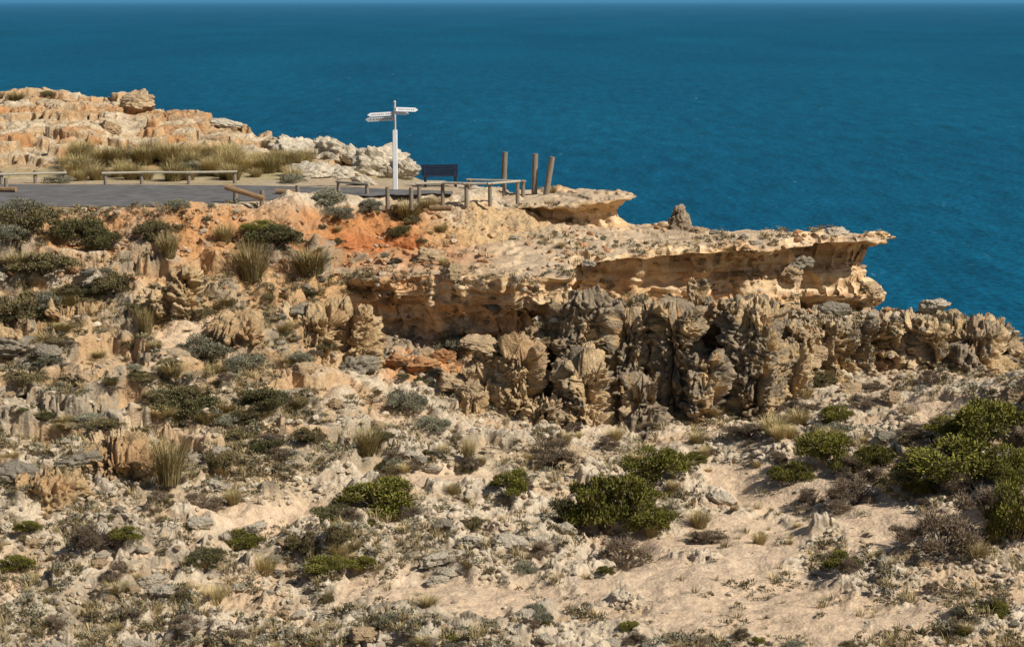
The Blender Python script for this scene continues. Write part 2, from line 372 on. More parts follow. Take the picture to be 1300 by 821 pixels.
def col_ledge(A,N,d,s,top):
    X,Y=proj(A)
    c1=fbm(A*np.array([.5,.5,1.5])+20,5); c2=fbm(A*np.array([.35,.35,5.])+3,4); c3=fbm(A*2.2+9,4)
    c=np.ones(A.shape)*np.array((.61,.41,.215))
    c=mixc(c,(.70,.52,.32),sst(c2,-.25,.2)); c=mixc(c,(.60,.31,.125),sst(c1,.05,.5)*(.2+.5*(1-sst(X,560,760))))
    c=mixc(c,(.38,.25,.14),sst(-c2,.2,.5)*.4)
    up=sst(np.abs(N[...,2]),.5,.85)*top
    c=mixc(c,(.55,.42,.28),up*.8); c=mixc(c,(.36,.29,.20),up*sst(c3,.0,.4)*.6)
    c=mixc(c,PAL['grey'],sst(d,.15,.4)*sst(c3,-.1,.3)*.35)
    og=(1-sst(X,540,660))*top*(1-sst(Y,328,354)); c=mixc(c,PAL['orange'],og*.75)
    return c
facs=[1.15]*14+[.35]*6
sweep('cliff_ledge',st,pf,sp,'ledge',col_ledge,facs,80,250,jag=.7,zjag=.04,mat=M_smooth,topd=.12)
profM=[(0,0),(0,-.07),(-.35,-.18),(-.75,-.4),(-.8,-.65),(-.45,-.95),(0,-1.25),(.6,-2.2),(1,-40)]
stM=[(560,268,79.5),(640,264,78.4),(700,260,77.8),(755,257,77.6),(795,252,78),(817,248,78.8),(805,245.5,80),(740,243,82),(660,242,83.2)]
spM=[(560,-8.3,81),(640,-7.9,80.4),(700,-7.75,80.2),(745,-7.68,80.2),(775,-7.65,80),(785,-7.62,79.9),(780,-7.62,79.9),(740,-7.65,80),(660,-7.9,80.3)]
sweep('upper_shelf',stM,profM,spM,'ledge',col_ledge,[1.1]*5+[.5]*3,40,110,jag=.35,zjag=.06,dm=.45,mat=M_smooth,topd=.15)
profT=[(0,0),(.02,-.08),(-.15,-.2),(-.2,-.35),(0,-.5),(.3,-.8),(.6,-1.6),(1,-40)]
stT=[(520,300,76.5),(580,306,76.2),(640,303,76),(700,300,76.2),(760,302,76.5),(820,300,77.2),(850,296,78),(830,290,80)]
spT=[(520,-8.9,78.5),(580,-8.7,78.5),(640,-8.6,78.7),(700,-8.6,79),(760,-8.7,79),(800,-8.85,79),(815,-8.9,79.3),(810,-8.9,79.6)]
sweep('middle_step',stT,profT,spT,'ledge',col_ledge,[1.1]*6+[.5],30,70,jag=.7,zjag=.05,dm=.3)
stU=[(470,330,74.2),(530,333,73.6),(600,328,73.2),(680,330,73.0),(740,318,74.4),(800,314,75.2),(870,310,75.8),(940,308,76.2),(1000,305,76.8),(1020,300,78)]
spU=[(470,-9.3,76),(530,-9.05,76.5),(600,-8.95,77),(680,-8.85,77.4),(740,-8.9,78.2),(800,-8.98,78.3),(870,-9.05,78.3),(930,-9.08,78.2),(970,-9.1,78.1),(980,-9.1,78.2)]
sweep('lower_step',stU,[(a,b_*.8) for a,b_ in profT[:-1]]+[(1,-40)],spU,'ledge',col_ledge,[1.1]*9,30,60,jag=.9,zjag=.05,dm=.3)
profL=[(0,0),(.15,-.2),(.3,-.8),(.35,-1.5),(.5,-2.3),(.8,-3.1),(1.4,-4.2),(2,-6),(2,-40)]
stL=[(545,560,65),(590,512,66.2),(618,472,67),(650,442,67.8),(690,422,68.3),(712,392,68.8),(740,370,69.2),(775,380,69.3),(820,380,69.4),(862,376,69.5),(905,390,69.5),(955,384,69.4),(985,402,69.4),(1010,412,69.4),(1060,405,69.8),(1110,404,70.3),(1160,410,70.8),(1195,412,71),(1230,400,71.4),(1262,405,71.8),(1294,428,72.6),(1304,448,74.5),(1270,448,77),(1200,420,80),(1100,400,80),(1000,400,80)]
spL=[(545,-14.6,68),(590,-13.6,70),(622,-13,72),(650,-12.4,74),(690,-12.1,74.5),(712,-12,74.7),(740,-11.9,75),(775,-11.9,75.5),(820,-11.9,76),(862,-11.9,76),(905,-11.9,76),(955,-11.9,76.5),(985,-11.9,76.5),(1010,-11.9,76.5),(1060,-11.9,76.5),(1110,-11.9,76),(1160,-12,76),(1195,-12,75),(1220,-12,75),(1235,-12.4,75),(1240,-12.6,75),(1240,-12.6,75),(1225,-12.4,75.5),(1200,-12,76),(1100,-11.9,76.5),(1000,-11.9,76.5)]
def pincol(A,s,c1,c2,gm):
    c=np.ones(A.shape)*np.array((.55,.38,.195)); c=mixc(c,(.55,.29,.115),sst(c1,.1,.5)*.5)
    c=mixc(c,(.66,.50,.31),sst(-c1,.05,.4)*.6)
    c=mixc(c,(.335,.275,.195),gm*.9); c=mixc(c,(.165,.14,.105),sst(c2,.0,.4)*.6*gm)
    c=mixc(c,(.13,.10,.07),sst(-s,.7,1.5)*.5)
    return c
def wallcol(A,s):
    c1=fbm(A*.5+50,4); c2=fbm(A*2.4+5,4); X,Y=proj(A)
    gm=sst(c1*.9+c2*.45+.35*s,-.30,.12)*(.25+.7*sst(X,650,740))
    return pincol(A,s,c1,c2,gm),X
def col_pin(A,N,d,s,top=None):
    c,X=wallcol(A,s)
    return mixc(c,(.52,.42,.285),np.where(top,.4,0)*np.ones(X.shape)*sst(X,950,1020))
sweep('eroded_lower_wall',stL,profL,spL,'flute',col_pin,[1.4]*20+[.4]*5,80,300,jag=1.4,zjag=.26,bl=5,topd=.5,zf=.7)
# ================= far headland
S3={
-400:[(-50,128),(108,116),(135,106),(165,98),(195,91),(-7.6,86),(-8.3,82)],
0:[(-50,128),(115,116),(140,106),(168,98),(197,91),(-7.6,86),(-8.3,82)],
90:[(-50,128),(113,115),(138,106),(168,98),(197,91),(-7.6,86),(-8.3,82)],
160:[(-50,126),(121,112),(143,105),(170,98),(198,91),(-7.6,86),(-8.3,82)],
205:[(-50,124),(140,108),(155,103),(175,97),(200,91),(-7.6,86),(-8.3,82)],
300:[(-50,120),(159,104),(170,100),(184,95.5),(203,91),(-7.6,86),(-8.3,82)],
340:[(-50,115),(172,100),(182,97.5),(193,94.5),(206,91),(-7.6,86),(-8.3,82)],
365:[(-50,112),(195,96),(202,94.5),(208,92.5),(214,90),(-7.6,86),(-8.3,82)],
430:[(-50,108),(192,94),(202,92.5),(209,91),(216,89),(-7.6,86),(-8.3,82)],
480:[(-50,104),(205,91.5),(212,90.5),(218,89),(224,87),(-7.7,85),(-8.3,82)],
520:[(-50,100),(222,88),(228,87.5),(231,86.5),(-7.7,85),(-7.8,84),(-8.3,82)],
560:[(-50,96),(-8.2,88),(-8.2,87),(-8.2,86),(-8.2,85),(-8.2,84),(-8.6,82)]}
cp=sorted(S3); C=np.array([[P(c,a,Y) if a>0 else Pz(c,a,Y) for a,Y in S3[c]] for c in cp])
csegs=[max(8,int((b-a)*(1.1 if a>=0 else .2))) for a,b in zip(cp[:-1],cp[1:])]
A=resample(C,csegs); A=np.moveaxis(resample(np.moveaxis(A,1,0),[20,110,110,110,60,25]),0,1); A=blur(A,6,0); A=blur(A,5,1)
N=gnorm(A); N*=np.sign(N[...,2:3]+1e-9)
w=fbm(A*np.array([.14,.14,.2]),5,.55)
h1,h2,hv=wcells((A+.5*fbm(A*.5,3)[...,None])*np.array([.4,.4,.9])+3); hc=1-sst(h2-h1,.0,.12)
d=.25*fbm(A*np.array([.35,.35,.8]),5,.55)+.42*(hv-.5)-.22*hc-.22*np.clip(.5-worley(A*np.array([1.4,1.4,2.4])),0,1)
px,py=proj(A); amp=sst(-py,-218,-200)*.85+.1; A1=A+N*(d*amp)[...,None]
fr=terr(A1,.75,1.3*w,.75*amp,.32,.54)
rz=sst(fr,.30,.40)*(1-sst(fr,.46,.56))
A1+=N*(amp*(.09*fbm(A*2.,4,.6)))[...,None]
c1=fbm(A*.3+70,4); c2=fbm(A*1.2,4)
col=np.ones(A.shape)*np.array((.58,.42,.25)); col=mixc(col,(.65,.52,.35),sst(c1,-.2,.3)); col=mixc(col,(.52,.31,.14),rz*.7); col=mixc(col,(.28,.19,.11),hc*.4)
col=mixc(col,(.54,.27,.11),sst(-c1,-.1,.25)*.75*(1-sst(px,200,330))*sst(py,116,136)); col=mixc(col,(.36,.29,.19),sst(c2,.1,.5)*.5); col=mixc(col,(.44,.37,.20),(1-sst(-py,-222,-205))*.8)
grid_obj('headland',A1,M_rock,col,flip=True)
# ================= road
def strip_poly(name,top,bot,mat,z):
    xs=np.linspace(-380,575,300)
    ty=np.interp(xs,[p[0] for p in top],[p[1] for p in top]); by=np.interp(xs,[p[0] for p in bot],[p[1] for p in bot])
    V=[];n=9
    for i,x in enumerate(xs):
        by_=by[i]+1.0*pn(np.array([[x*.03,0.3,0]]))[0]*2+.9*pn(np.array([[x*.13,5.3,0]]))[0]
        for k in range(n):
            yy=ty[i]+(by_-ty[i])*k/(n-1)
            v=(yy-410.5)/F; Y=z*(CP-v*SP)/(-SP-v*CP); V.append(P(x,yy,Y))
    q=[(i*n+k,i*n+k+1,(i+1)*n+k+1,(i+1)*n+k) for i in range(len(xs)-1) for k in range(n-1)]
    o=mesh_np(name,V,q,mat); o['kind']='structure'; return o
strip_poly('road',[(-380,234),(0,234),(300,235),(430,238),(560,242),(575,243)],[(-380,263),(0,262),(200,262),(300,256),(430,250),(560,246),(575,245)],M_asph,-7.575)
# ================= sea
m,nt,b=newmat('sea_water'); Nn=nt.nodes.new; Lk=nt.links.new
g=Nn('ShaderNodeNewGeometry')
def nz(scale,str_,det,rg=.6):
    mp=Nn('ShaderNodeMapping'); mp.inputs['Scale'].default_value=str_; mp.inputs['Rotation'].default_value=(0,0,.12); Lk(g.outputs['Position'],mp.inputs[0])
    n=Nn('ShaderNodeTexNoise'); n.inputs['Scale'].default_value=scale; n.inputs['Detail'].default_value=det; n.inputs['Roughness'].default_value=rg; Lk(mp.outputs[0],n.inputs['Vector']); return n
def mrange(src,a,b_,c,d_):
    r=Nn('ShaderNodeMapRange'); r.inputs[1].default_value=a;r.inputs[2].default_value=b_;r.inputs[3].default_value=c;r.inputs[4].default_value=d_; Lk(src,r.inputs[0]); return r.outputs[0]
def mth(op,a,b_):
    n=Nn('ShaderNodeMath'); n.operation=op; Lk(a,n.inputs[0]); Lk(b_,n.inputs[1]); return n.outputs[0]
na=nz(.008,(1,.3,1),5,.55); nb=nz(.8,(1,.6,1),4,.7); nf=nz(.18,(1,.20,1),5,.75); nc=nz(.5,(1,.45,1),5,.7); ncf=nz(.18,(1,.18,1),5,.72)
cr=Nn('ShaderNodeValToRGB'); cr.color_ramp.elements[0].position=.3; cr.color_ramp.elements[1].position=.72
cr.color_ramp.elements[0].color=(.0020,.074,.142,1); cr.color_ramp.elements[1].color=(.0035,.101,.180,1); Lk(na.outputs['Fac'],cr.inputs[0])
rip=mth('MULTIPLY',mrange(nb.outputs['Fac'],.3,.7,.50,1.50),mrange(nf.outputs['Fac'],.3,.7,.68,1.32))
vm=Nn('ShaderNodeVectorMath'); vm.operation='SCALE'; Lk(cr.outputs[0],vm.inputs[0]); Lk(rip,vm.inputs['Scale'])
wc=mth('MAXIMUM',mrange(nc.outputs['Fac'],.68,.75,0,.8),mrange(ncf.outputs['Fac'],.67,.74,0,.8))
mx=Nn('ShaderNodeMix'); mx.data_type='RGBA'; Lk(wc,mx.inputs[0]); Lk(vm.outputs[0],mx.inputs[6]); mx.inputs[7].default_value=(.24,.40,.50,1)
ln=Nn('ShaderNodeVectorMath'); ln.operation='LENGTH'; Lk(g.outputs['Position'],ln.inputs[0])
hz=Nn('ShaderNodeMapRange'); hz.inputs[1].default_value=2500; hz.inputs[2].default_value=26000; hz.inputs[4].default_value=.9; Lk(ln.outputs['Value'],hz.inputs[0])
mh=Nn('ShaderNodeMix'); mh.data_type='RGBA'; Lk(hz.outputs[0],mh.inputs[0]); Lk(mx.outputs[2],mh.inputs[6]); mh.inputs[7].default_value=(.06,.23,.42,1)  # distance haze painted into the water's base colour, paler towards the horizon
Lk(mh.outputs[2],b.inputs['Base Color']); b.inputs['Roughness'].default_value=.55; b.inputs['Specular IOR Level'].default_value=.03
bp=Nn('ShaderNodeBump'); bp.inputs['Strength'].default_value=.4; bp.inputs['Distance'].default_value=.5; Lk(nb.outputs['Fac'],bp.inputs['Height']); Lk(bp.outputs[0],b.inputs['Normal'])
o=mesh_np('sea',[(-60000,50,-45),(60000,50,-45),(60000,150000,-45),(-60000,150000,-45)],[(0,1,2,3)],m,smooth=False); o['kind']='structure'
# ================= plants
def hsh(k): return zlib.crc32(k.encode())
def leaf_cloud(seed,R,H,n,ls,c0,c1,lumps=16,asp=2.2,shell=.35,loose=.14):
    g=np.random.default_rng(seed)
    th=g.random(lumps)*6.283; rr=np.sqrt(g.random(lumps))*R*.8; 
    cz=H*(.2+.6*g.random(lumps))*(1-.45*(rr/R)**2); cen=np.stack([rr*np.cos(th),rr*np.sin(th)*.85,cz],-1); lr=R*(.13+.22*g.random(lumps))
    k=g.integers(0,lumps,n); dv=g.normal(size=(n,3)); dv/=np.linalg.norm(dv,axis=1)[:,None]; dv[:,2]=np.where(dv[:,2]<-.2,-dv[:,2]*.6,dv[:,2])
    rad=lr[k]*(1-shell*g.random(n)**1.5)*(1+loose*g.normal(size=n)); pos=cen[k]+dv*rad[:,None]*np.array([1,1,H/R*.8]); pos[:,2]=np.maximum(pos[:,2],.01)
    ax=dv+g.normal(size=(n,3))*.7+np.array([0,0,.4]); ax/=np.linalg.norm(ax,axis=1)[:,None]
    sd=np.cross(ax,g.normal(size=(n,3))); sd/=np.linalg.norm(sd,axis=1)[:,None]
    s=ls*(.6+.8*g.random(n))[:,None]
    V=np.stack([pos-sd*s/asp/2, pos+sd*s/asp/2, pos+ax*s+sd*s/asp/3, pos+ax*s-sd*s/asp/3],1).reshape(-1,3)
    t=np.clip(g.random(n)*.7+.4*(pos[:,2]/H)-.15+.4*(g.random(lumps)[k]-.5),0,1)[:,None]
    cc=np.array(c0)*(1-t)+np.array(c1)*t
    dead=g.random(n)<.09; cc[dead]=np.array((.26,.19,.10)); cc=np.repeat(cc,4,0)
    return V,np.arange(4*n).reshape(-1,4),cc
def blades(seed,R,H,n,c0,c1,wid=.012,droop=.5,seg=3):
    g=np.random.default_rng(seed)
    th=g.random(n)*6.283; r0=np.sqrt(g.random(n))*R*.35; base=np.stack([r0*np.cos(th),r0*np.sin(th),np.zeros(n)],-1)
    th2=th+g.normal(size=n)*.5; lean=(.15+.75*g.random(n))*R; h=H*(.55+.5*g.random(n)); dr=np.stack([np.cos(th2),np.sin(th2),np.zeros(n)],-1); sd=np.stack([-np.sin(th2),np.cos(th2),np.zeros(n)],-1)
    pts=[]
    for k in range(seg+1):
        t=k/seg; p=base+dr*(lean*t**1.6)[:,None]; p[:,2]=h*(t-droop*.45*t**3*lean/R); w=wid*(1-.85*t); pts+= [p-sd*w,p+sd*w]
    V=np.stack(pts,1); m=2*(seg+1); b=(np.arange(n)*m)[:,None]
    q=np.concatenate([b+np.array([[2*k,2*k+1,2*k+3,2*k+2]]) for k in range(seg)],0)
    t=g.random(n)[:,None]; cc=np.repeat(np.array(c0)*(1-t)+np.array(c1)*t,m,0)
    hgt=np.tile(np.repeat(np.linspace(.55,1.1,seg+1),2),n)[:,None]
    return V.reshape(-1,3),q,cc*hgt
def me_of(name,V,Fc,cc,mat,smooth=False):
    o=mesh_np(name,V,Fc,mat,cc,smooth=smooth); me=o.data; bpy.data.objects.remove(o); return me
def twigs(seed,R,H,n):
    random.seed(seed); mb=MB()
    for i in range(n):
        a=random.random()*6.28; r=R*(.3+.5*random.random()); h=H*(.4+.5*random.random())
        mid=Vector((math.cos(a)*r*.45,math.sin(a)*r*.45,h*.55)); mb.tube((0,0,-.1),mid,.022,.015,5,0,1)
        mb.tube(mid,(math.cos(a+.2)*r,math.sin(a+.2)*r,h),.015,.006,5,0,1)
        mb.tube(mid,(math.cos(a-.5)*r*.8,math.sin(a-.5)*r*.8,h*1.05),.012,.005,5,0,1)
    me=bpy.data.meshes.new('branches'); me.from_pydata(mb.v,[],mb.f); me.materials.append(M_wood_b); return me
KIND={}
def addkind(k,cols,R,H,n,ls,nv,**kw):
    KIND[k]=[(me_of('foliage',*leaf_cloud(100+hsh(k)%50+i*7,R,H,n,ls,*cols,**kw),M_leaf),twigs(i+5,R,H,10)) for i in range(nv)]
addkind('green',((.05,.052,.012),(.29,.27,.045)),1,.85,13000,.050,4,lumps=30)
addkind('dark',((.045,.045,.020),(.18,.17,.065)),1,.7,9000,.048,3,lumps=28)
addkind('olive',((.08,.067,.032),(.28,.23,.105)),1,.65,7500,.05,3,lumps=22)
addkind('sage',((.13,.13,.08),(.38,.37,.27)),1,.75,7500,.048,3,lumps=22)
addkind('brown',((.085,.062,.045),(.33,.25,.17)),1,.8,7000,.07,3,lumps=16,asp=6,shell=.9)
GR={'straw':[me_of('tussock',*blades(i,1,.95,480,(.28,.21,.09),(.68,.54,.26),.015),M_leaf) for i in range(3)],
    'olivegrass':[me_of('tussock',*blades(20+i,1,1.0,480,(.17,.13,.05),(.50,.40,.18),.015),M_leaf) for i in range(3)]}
bpy.context.view_layer.update()
dg=bpy.context.evaluated_depsgraph_get(); SC=bpy.context.scene
ALLOW=('ground','cliff_ledge','upper_shelf','headland','eroded_lower_wall','middle_step','lower_step')
def hit(px,py,up=.25):
    d=Vector(P(px,py,1.0)).normalized()
    ok,loc,nor,fi,ob,_=SC.ray_cast(dg,Vector((0,0,0)),d)
    if not ok or ob.name not in ALLOW or abs(nor.z)<up: return None
    return loc,nor
def place_shrub(kind,px,py,w,h=None,label=None,group=None,var=None,name=None):
    r=None
    for dy in (0,4,-4,8,-8,14,-14,22):
        r=hit(px,py+dy,.15)
        if r: break
    if not r: return None
    loc=r[0]; s=loc.y/F; R=w*.55*s; H=(h or w*.6)*s
    i=random.randrange(4) if var is None else var
    if kind in GR:
        me=GR[kind][i%3]; o=bpy.data.objects.new(name or 'grass_tussock',me); COL.objects.link(o)
        o.location=loc-Vector((0,0,.05)); o.rotation_euler=(0,0,random.random()*6.28); o.scale=(R,R,H)
        tag(o,label,'grass tussock',group); return o
    ks=KIND[kind]; fm,bm=ks[i%len(ks)]
    e=empty(name or {'green':'green_shrub','dark':'dark_shrub','olive':'olive_shrub','sage':'saltbush','brown':'dry_shrub'}[kind],loc-Vector((0,0,.06)),random.random()*6.28)
    ks={'green':.85,'dark':.7,'olive':.65,'sage':.75,'brown':.8}[kind]
    e.scale=(R,R,H/ks)
    f=bpy.data.objects.new('foliage',fm); COL.objects.link(f); f.parent=e
    if w>18:
        b_=bpy.data.objects.new('branches',bm); COL.objects.link(b_); b_.parent=e
    tag(e,label,'shrub',group); return e
HAND=[
('green',770,670,112,82,'tall rounded green shrub on the sandy bank, biggest of the centre foreground'),
('green',832,608,84,48,'bright green shrub just behind and right of the biggest centre foreground shrub'),
('green',826,672,70,42,'low bright green shrub at the right foot of the biggest centre foreground shrub'),
('dark',730,668,70,44,'darker shrub joined to the left of the biggest centre foreground shrub'),
('green',804,640,70,42,'green shrub filling the gap between the biggest shrub and the one behind it'),
('brown',790,712,80,40,'dead brown growth in front of the biggest centre foreground shrub'),
('green',480,648,125,46,'wide flat green shrub on the rubble left of centre foreground'),
('dark',425,664,70,28,'dark low shrub touching the left end of the wide flat green shrub'),
('green',648,625,62,34,'round olive green shrub midway between the two big foreground shrubs'),
('green',1265,552,120,50,'large yellow green shrub at the right edge below the eroded rock wall'),
('green',1205,552,60,28,'low green shrub at the left end of the large yellow green one below the wall'),
('green',1215,605,150,52,'long yellow green shrub, second row down at the right edge'),
('green',1160,612,60,30,'small green shrub at the left tip of the long yellow green shrub'),
('green',1285,605,90,46,'olive green shrub right of the long yellow green shrub'),
('green',1046,580,76,42,'rounded yellow green shrub on the pale slope right of the white gully'),
('green',1062,535,42,26,'small bright green shrub under the grey rock wall'),
('green',1115,592,60,32,'low green shrub just right of the rounded yellow green shrub'),
('green',1005,612,60,30,'flat green shrub lower left of the rounded yellow green shrub'),
('green',1290,682,80,76,'tall green shrub cut by the right border of the view'),
('green',1070,720,52,24,'bright yellow green cushion at the bottom right on sand'),
('green',418,724,66,24,'yellow green cushion at the bottom, left of centre'),
('green',310,694,52,26,'small green shrub on rubble above the yellow green cushion'),
('dark',262,715,64,24,'dark green mat on rubble at bottom left'),
('green',36,672,36,16,'tiny bright green plant at the far left foreground'),
('green',20,722,50,24,'green shrub in the bottom left corner'),
('brown',120,698,80,42,'dark brown twiggy bush at bottom left'),
('green',160,684,44,20,'small green shrub beside the dark brown twiggy bush'),
('olive',602,668,44,16,'thin olive shrub on rubble below the round olive green shrub'),
('brown',1200,700,120,66,'large grey brown dry bush at lower right'),
('brown',1255,655,90,50,'grey brown dry bush behind the tall shrub on the right border'),
('brown',1150,690,60,30,'smaller dry bush at the left of the large grey brown one'),
('brown',1085,640,90,40,'grey twiggy bush on the sand below the low green shrub'),
('brown',1030,640,50,26,'low dry bush between the flat green shrub and the open sand'),
('brown',900,690,56,26,'brown dry bush on the open sand right of the biggest centre shrub'),
('straw',888,668,44,30,'straw tussock just above the brown dry bush on the open sand'),
('brown',700,590,68,40,'grey brown bush at the foot of the dark pinnacles'),
('olivegrass',468,575,62,42,'olive tussock at the centre of the gully'),
('straw',595,582,30,34,'upright pale tussock left of the grey brown bush at the pinnacle foot'),
('dark',340,520,70,32,'dark shrub on the slope below the grey column rock'),
('sage',258,452,72,34,'large grey green saltbush on the middle of the left slope'),
('sage',310,470,60,26,'silvery saltbush right below the large saltbush'),
('sage',382,462,34,20,'small round saltbush near the grey brown outcrop'),
('sage',578,446,56,34,'pale saltbush growing inside the undercut of the ledge'),
('sage',515,522,60,32,'pale grey saltbush below the orange cave floor'),
('sage',548,545,52,22,'flat silvery saltbush in front of the tan columns'),
('olive',40,292,90,36,'broad olive scrub below the car park at far left'),
('dark',95,304,80,34,'dark scrub at the right end of the broad olive scrub'),
('dark',130,318,60,34,'dark scrub mound on the brow right of the olive scrub'),
('sage',15,312,60,26,'grey scrub under the broad olive scrub at far left'),
('olive',55,345,90,30,'olive scrub in front of the broad dark scrub'),
('sage',30,275,70,26,'grey green saltbush at the car park edge, far left'),
('sage',225,265,42,15,'silver saltbush on the near edge of the road'),
('dark',350,312,80,30,'dark green bush on the orange bank under the fallen log'),
('green',330,292,56,14,'bright green creeping plant above the dark green bush'),
('olivegrass',320,350,72,56,'big olive tussock on the orange bank'),
('olivegrass',214,325,44,36,'upright tussock on the left brow below the road'),
('olivegrass',395,342,76,38,'spreading tussock on the lip left of the cave'),
('olivegrass',285,307,40,28,'small tussock between the brow and the dark green bush'),
('sage',415,262,56,26,'silvery saltbush at the road edge left of the signpost'),
('sage',430,278,46,20,'low silver saltbush in front of the road edge'),
('sage',470,268,40,18,'silver saltbush just left of the foot of the signpost'),
('olivegrass',518,277,56,28,'tussock just right of the foot of the signpost'),
('dark',505,300,36,18,'dark bush on the red soil below the signpost'),
('straw',545,264,40,18,'pale tussock on the brow under the bench'),
('straw',700,245,34,12,'low grass at the foot of the two leaning posts'),
('sage',62,462,40,16,'small pale saltbush at the far left of the middle slope'),
('olivegrass',185,440,34,46,'tall upright tussock on the left slope'),
('dark',235,528,90,40,'dark scrub on the slope right of the grey overhang'),
('olivegrass',215,612,70,70,'tall olive tussock growing right of the grey overhang'),
('olive',30,400,90,40,'grey green scrub at the left edge of the view'),
('olive',145,362,60,30,'olive scrub patch left of the rock column'),
]
for k,x,y,w,h,l in HAND: place_shrub(k,x,y,w,h,l)
def region(px,py):
    if py<262: return 'beside the car park'
    if py<345: return 'on the orange bank below the car park' if px<620 else 'on top of the rock ledge'
    if py<470: return ('on the upper left slope' if px<240 else 'on the slope left of the cave' if px<460 else 'by the cave floor' if px<640 else 'on the eroded wall')
    if py<560: return ('low on the left slope' if px<240 else 'in the middle of the gully side' if px<460 else 'in front of the tan columns' if px<700 else 'at the foot of the dark pinnacles' if px<980 else 'on the crest under the grey wall')
    if py<640: return ('around the grey overhang' if px<240 else 'on the rubble left of centre' if px<560 else 'on the rubble behind the big centre shrub' if px<900 else 'on the pale slope at right')
    return ('in the bottom left foreground' if px<330 else 'in the bottom foreground left of centre' if px<700 else 'on the sand in the bottom foreground' if px<1060 else 'in the bottom right foreground')
DESC={'green':'small bright green cushion plant','dark':'small dark green scrub plant','olive':'small olive scrub plant','sage':'small silvery saltbush','brown':'small grey brown dry bush','straw':'small straw coloured tussock','olivegrass':'small olive tussock'}
def scatter(n,box,kinds,wr,hr=(.4,.7)):
    c=0;t=0
    while c<n and t<n*12:
        t+=1; x=box[0]+random.random()*(box[2]-box[0]); y=box[1]+random.random()*(box[3]-box[1])
        v=pn(np.array([[x*.013,y*.02,3.3]]))[0]
        if v<-.06 : continue
        if sandmask(np.array([x]),np.array([y]))[0]>.5 and random.random()<.85: continue
        k=random.choice(kinds); w=wr[0]+(wr[1]-wr[0])*random.random()**2.2
        r=hit(x,y,.35)
        if not r: continue
        l=DESC[k]+' '+region(x,y)
        if place_shrub(k,x,y,w,w*(hr[0]+(hr[1]-hr[0])*random.random()),l,'the '+l.replace('small','several small')): c+=1
random.seed(11)
scatter(130,(-20,285,220,560),['dark','olive','olivegrass','olivegrass','olive','straw','olivegrass','brown','straw','sage'],(16,64),(.22,.45))
scatter(100,(200,350,460,570),['dark','olive','sage','olivegrass','olive','straw','straw','brown','olivegrass'],(14,58),(.22,.45))
scatter(20,(230,262,600,345),['olive','sage','olivegrass','straw'],(12,26))
scatter(30,(460,430,700,600),['sage','olive','straw','brown','dark'],(14,40))
scatter(75,(-20,560,460,830),['brown','olive','straw','straw','brown','straw','olivegrass'],(14,56))
scatter(60,(460,580,900,830),['brown','straw','sage','green','straw','brown'],(14,46))
scatter(100,(940,480,1320,830),['brown','straw','green','sage','brown','straw','brown','olive'],(16,62))
scatter(26,(700,520,1000,600),['brown','straw','straw'],(16,44))
scatter(12,(640,290,1000,325),['olive','straw','sage'],(8,20))
random.seed(5)
c=0
for t in range(600):
    if c>=95: break
    x=75+random.random()*320; y=200+random.random()*30
    if not (85<x<250 or 270<x<390 or random.random()<.3): continue
    w=26+random.random()*26; l='straw tussock in the grass belt behind the road, '+('left half' if x<250 else 'right half')
    if place_shrub(random.choice(['straw','straw','straw','olivegrass']),x,y,w,w*.6,l,'the '+l): c+=1
for x,y,w,h,k,l in [(20,128,40,14,'olivegrass','olive tussock patch on the top left corner of the headland'),(60,122,24,8,'olive','low scrub on the headland skyline'),(105,218,40,20,'sage','saltbush at the left end of the grass belt'),(245,218,34,18,'sage','saltbush in the middle of the grass belt'),(372,232,40,14,'sage','silvery saltbush at the far side of the road right of the grass belt'),(75,232,40,12,'sage','low saltbush in front of the left log rail')]:
    place_shrub(k,x,y,w,h,l)
# ================= stones
def ico(sub):
    import bmesh
    bm=bmesh.new(); bmesh.ops.create_icosphere(bm,subdivisions=sub,radius=1); V=np.array([v.co[:] for v in bm.verts]); Fc=np.array([[v.index for v in f.verts] for f in bm.faces]); bm.free(); return V,Fc
def stone(seed,sub,amp=.35,cuts=8):
    g=np.random.default_rng(seed); V,Fc=ico(sub); V=V*(1+amp*fbm(V*1.1+seed*3.1,4,.6)[:,None])
    for k in range(cuts):
        n=g.normal(size=3); n/=np.linalg.norm(n); dd=.5+.3*g.random(); e=V@n-dd; V=V-np.outer(np.clip(e,0,None)*.85,n)
    if sub>3: V=V*(1+.12*billow(V*2+seed,3)[:,None]+.08*fbm(V*4+seed,4,.6)[:,None]+.04*pn(V*np.array([.8,.8,6.])+seed)[:,None]-.30*np.clip(.5-worley(V*4+seed),0,1)[:,None])
    return V,Fc
def stcol(V,seed,base):
    c=fbm(V*1.5+seed*2,3); col=np.ones(V.shape)*np.array(base); col=mixc(col,np.array(base)*.6,sst(c,.0,.5)*.8); return col
BASES={'pale':(.66,.57,.43),'tan':(.58,.42,.25),'orange':(.56,.30,.14),'grey':(.36,.31,.23)}
SPR={}
for bn,bb in BASES.items():
    SPR[bn]=[]
    for i in range(3):
        V,Fc=stone(i+len(bn)*5,5); SPR[bn].append(me_of('stone',V,Fc,stcol(V,i,bb),M_rock,True))
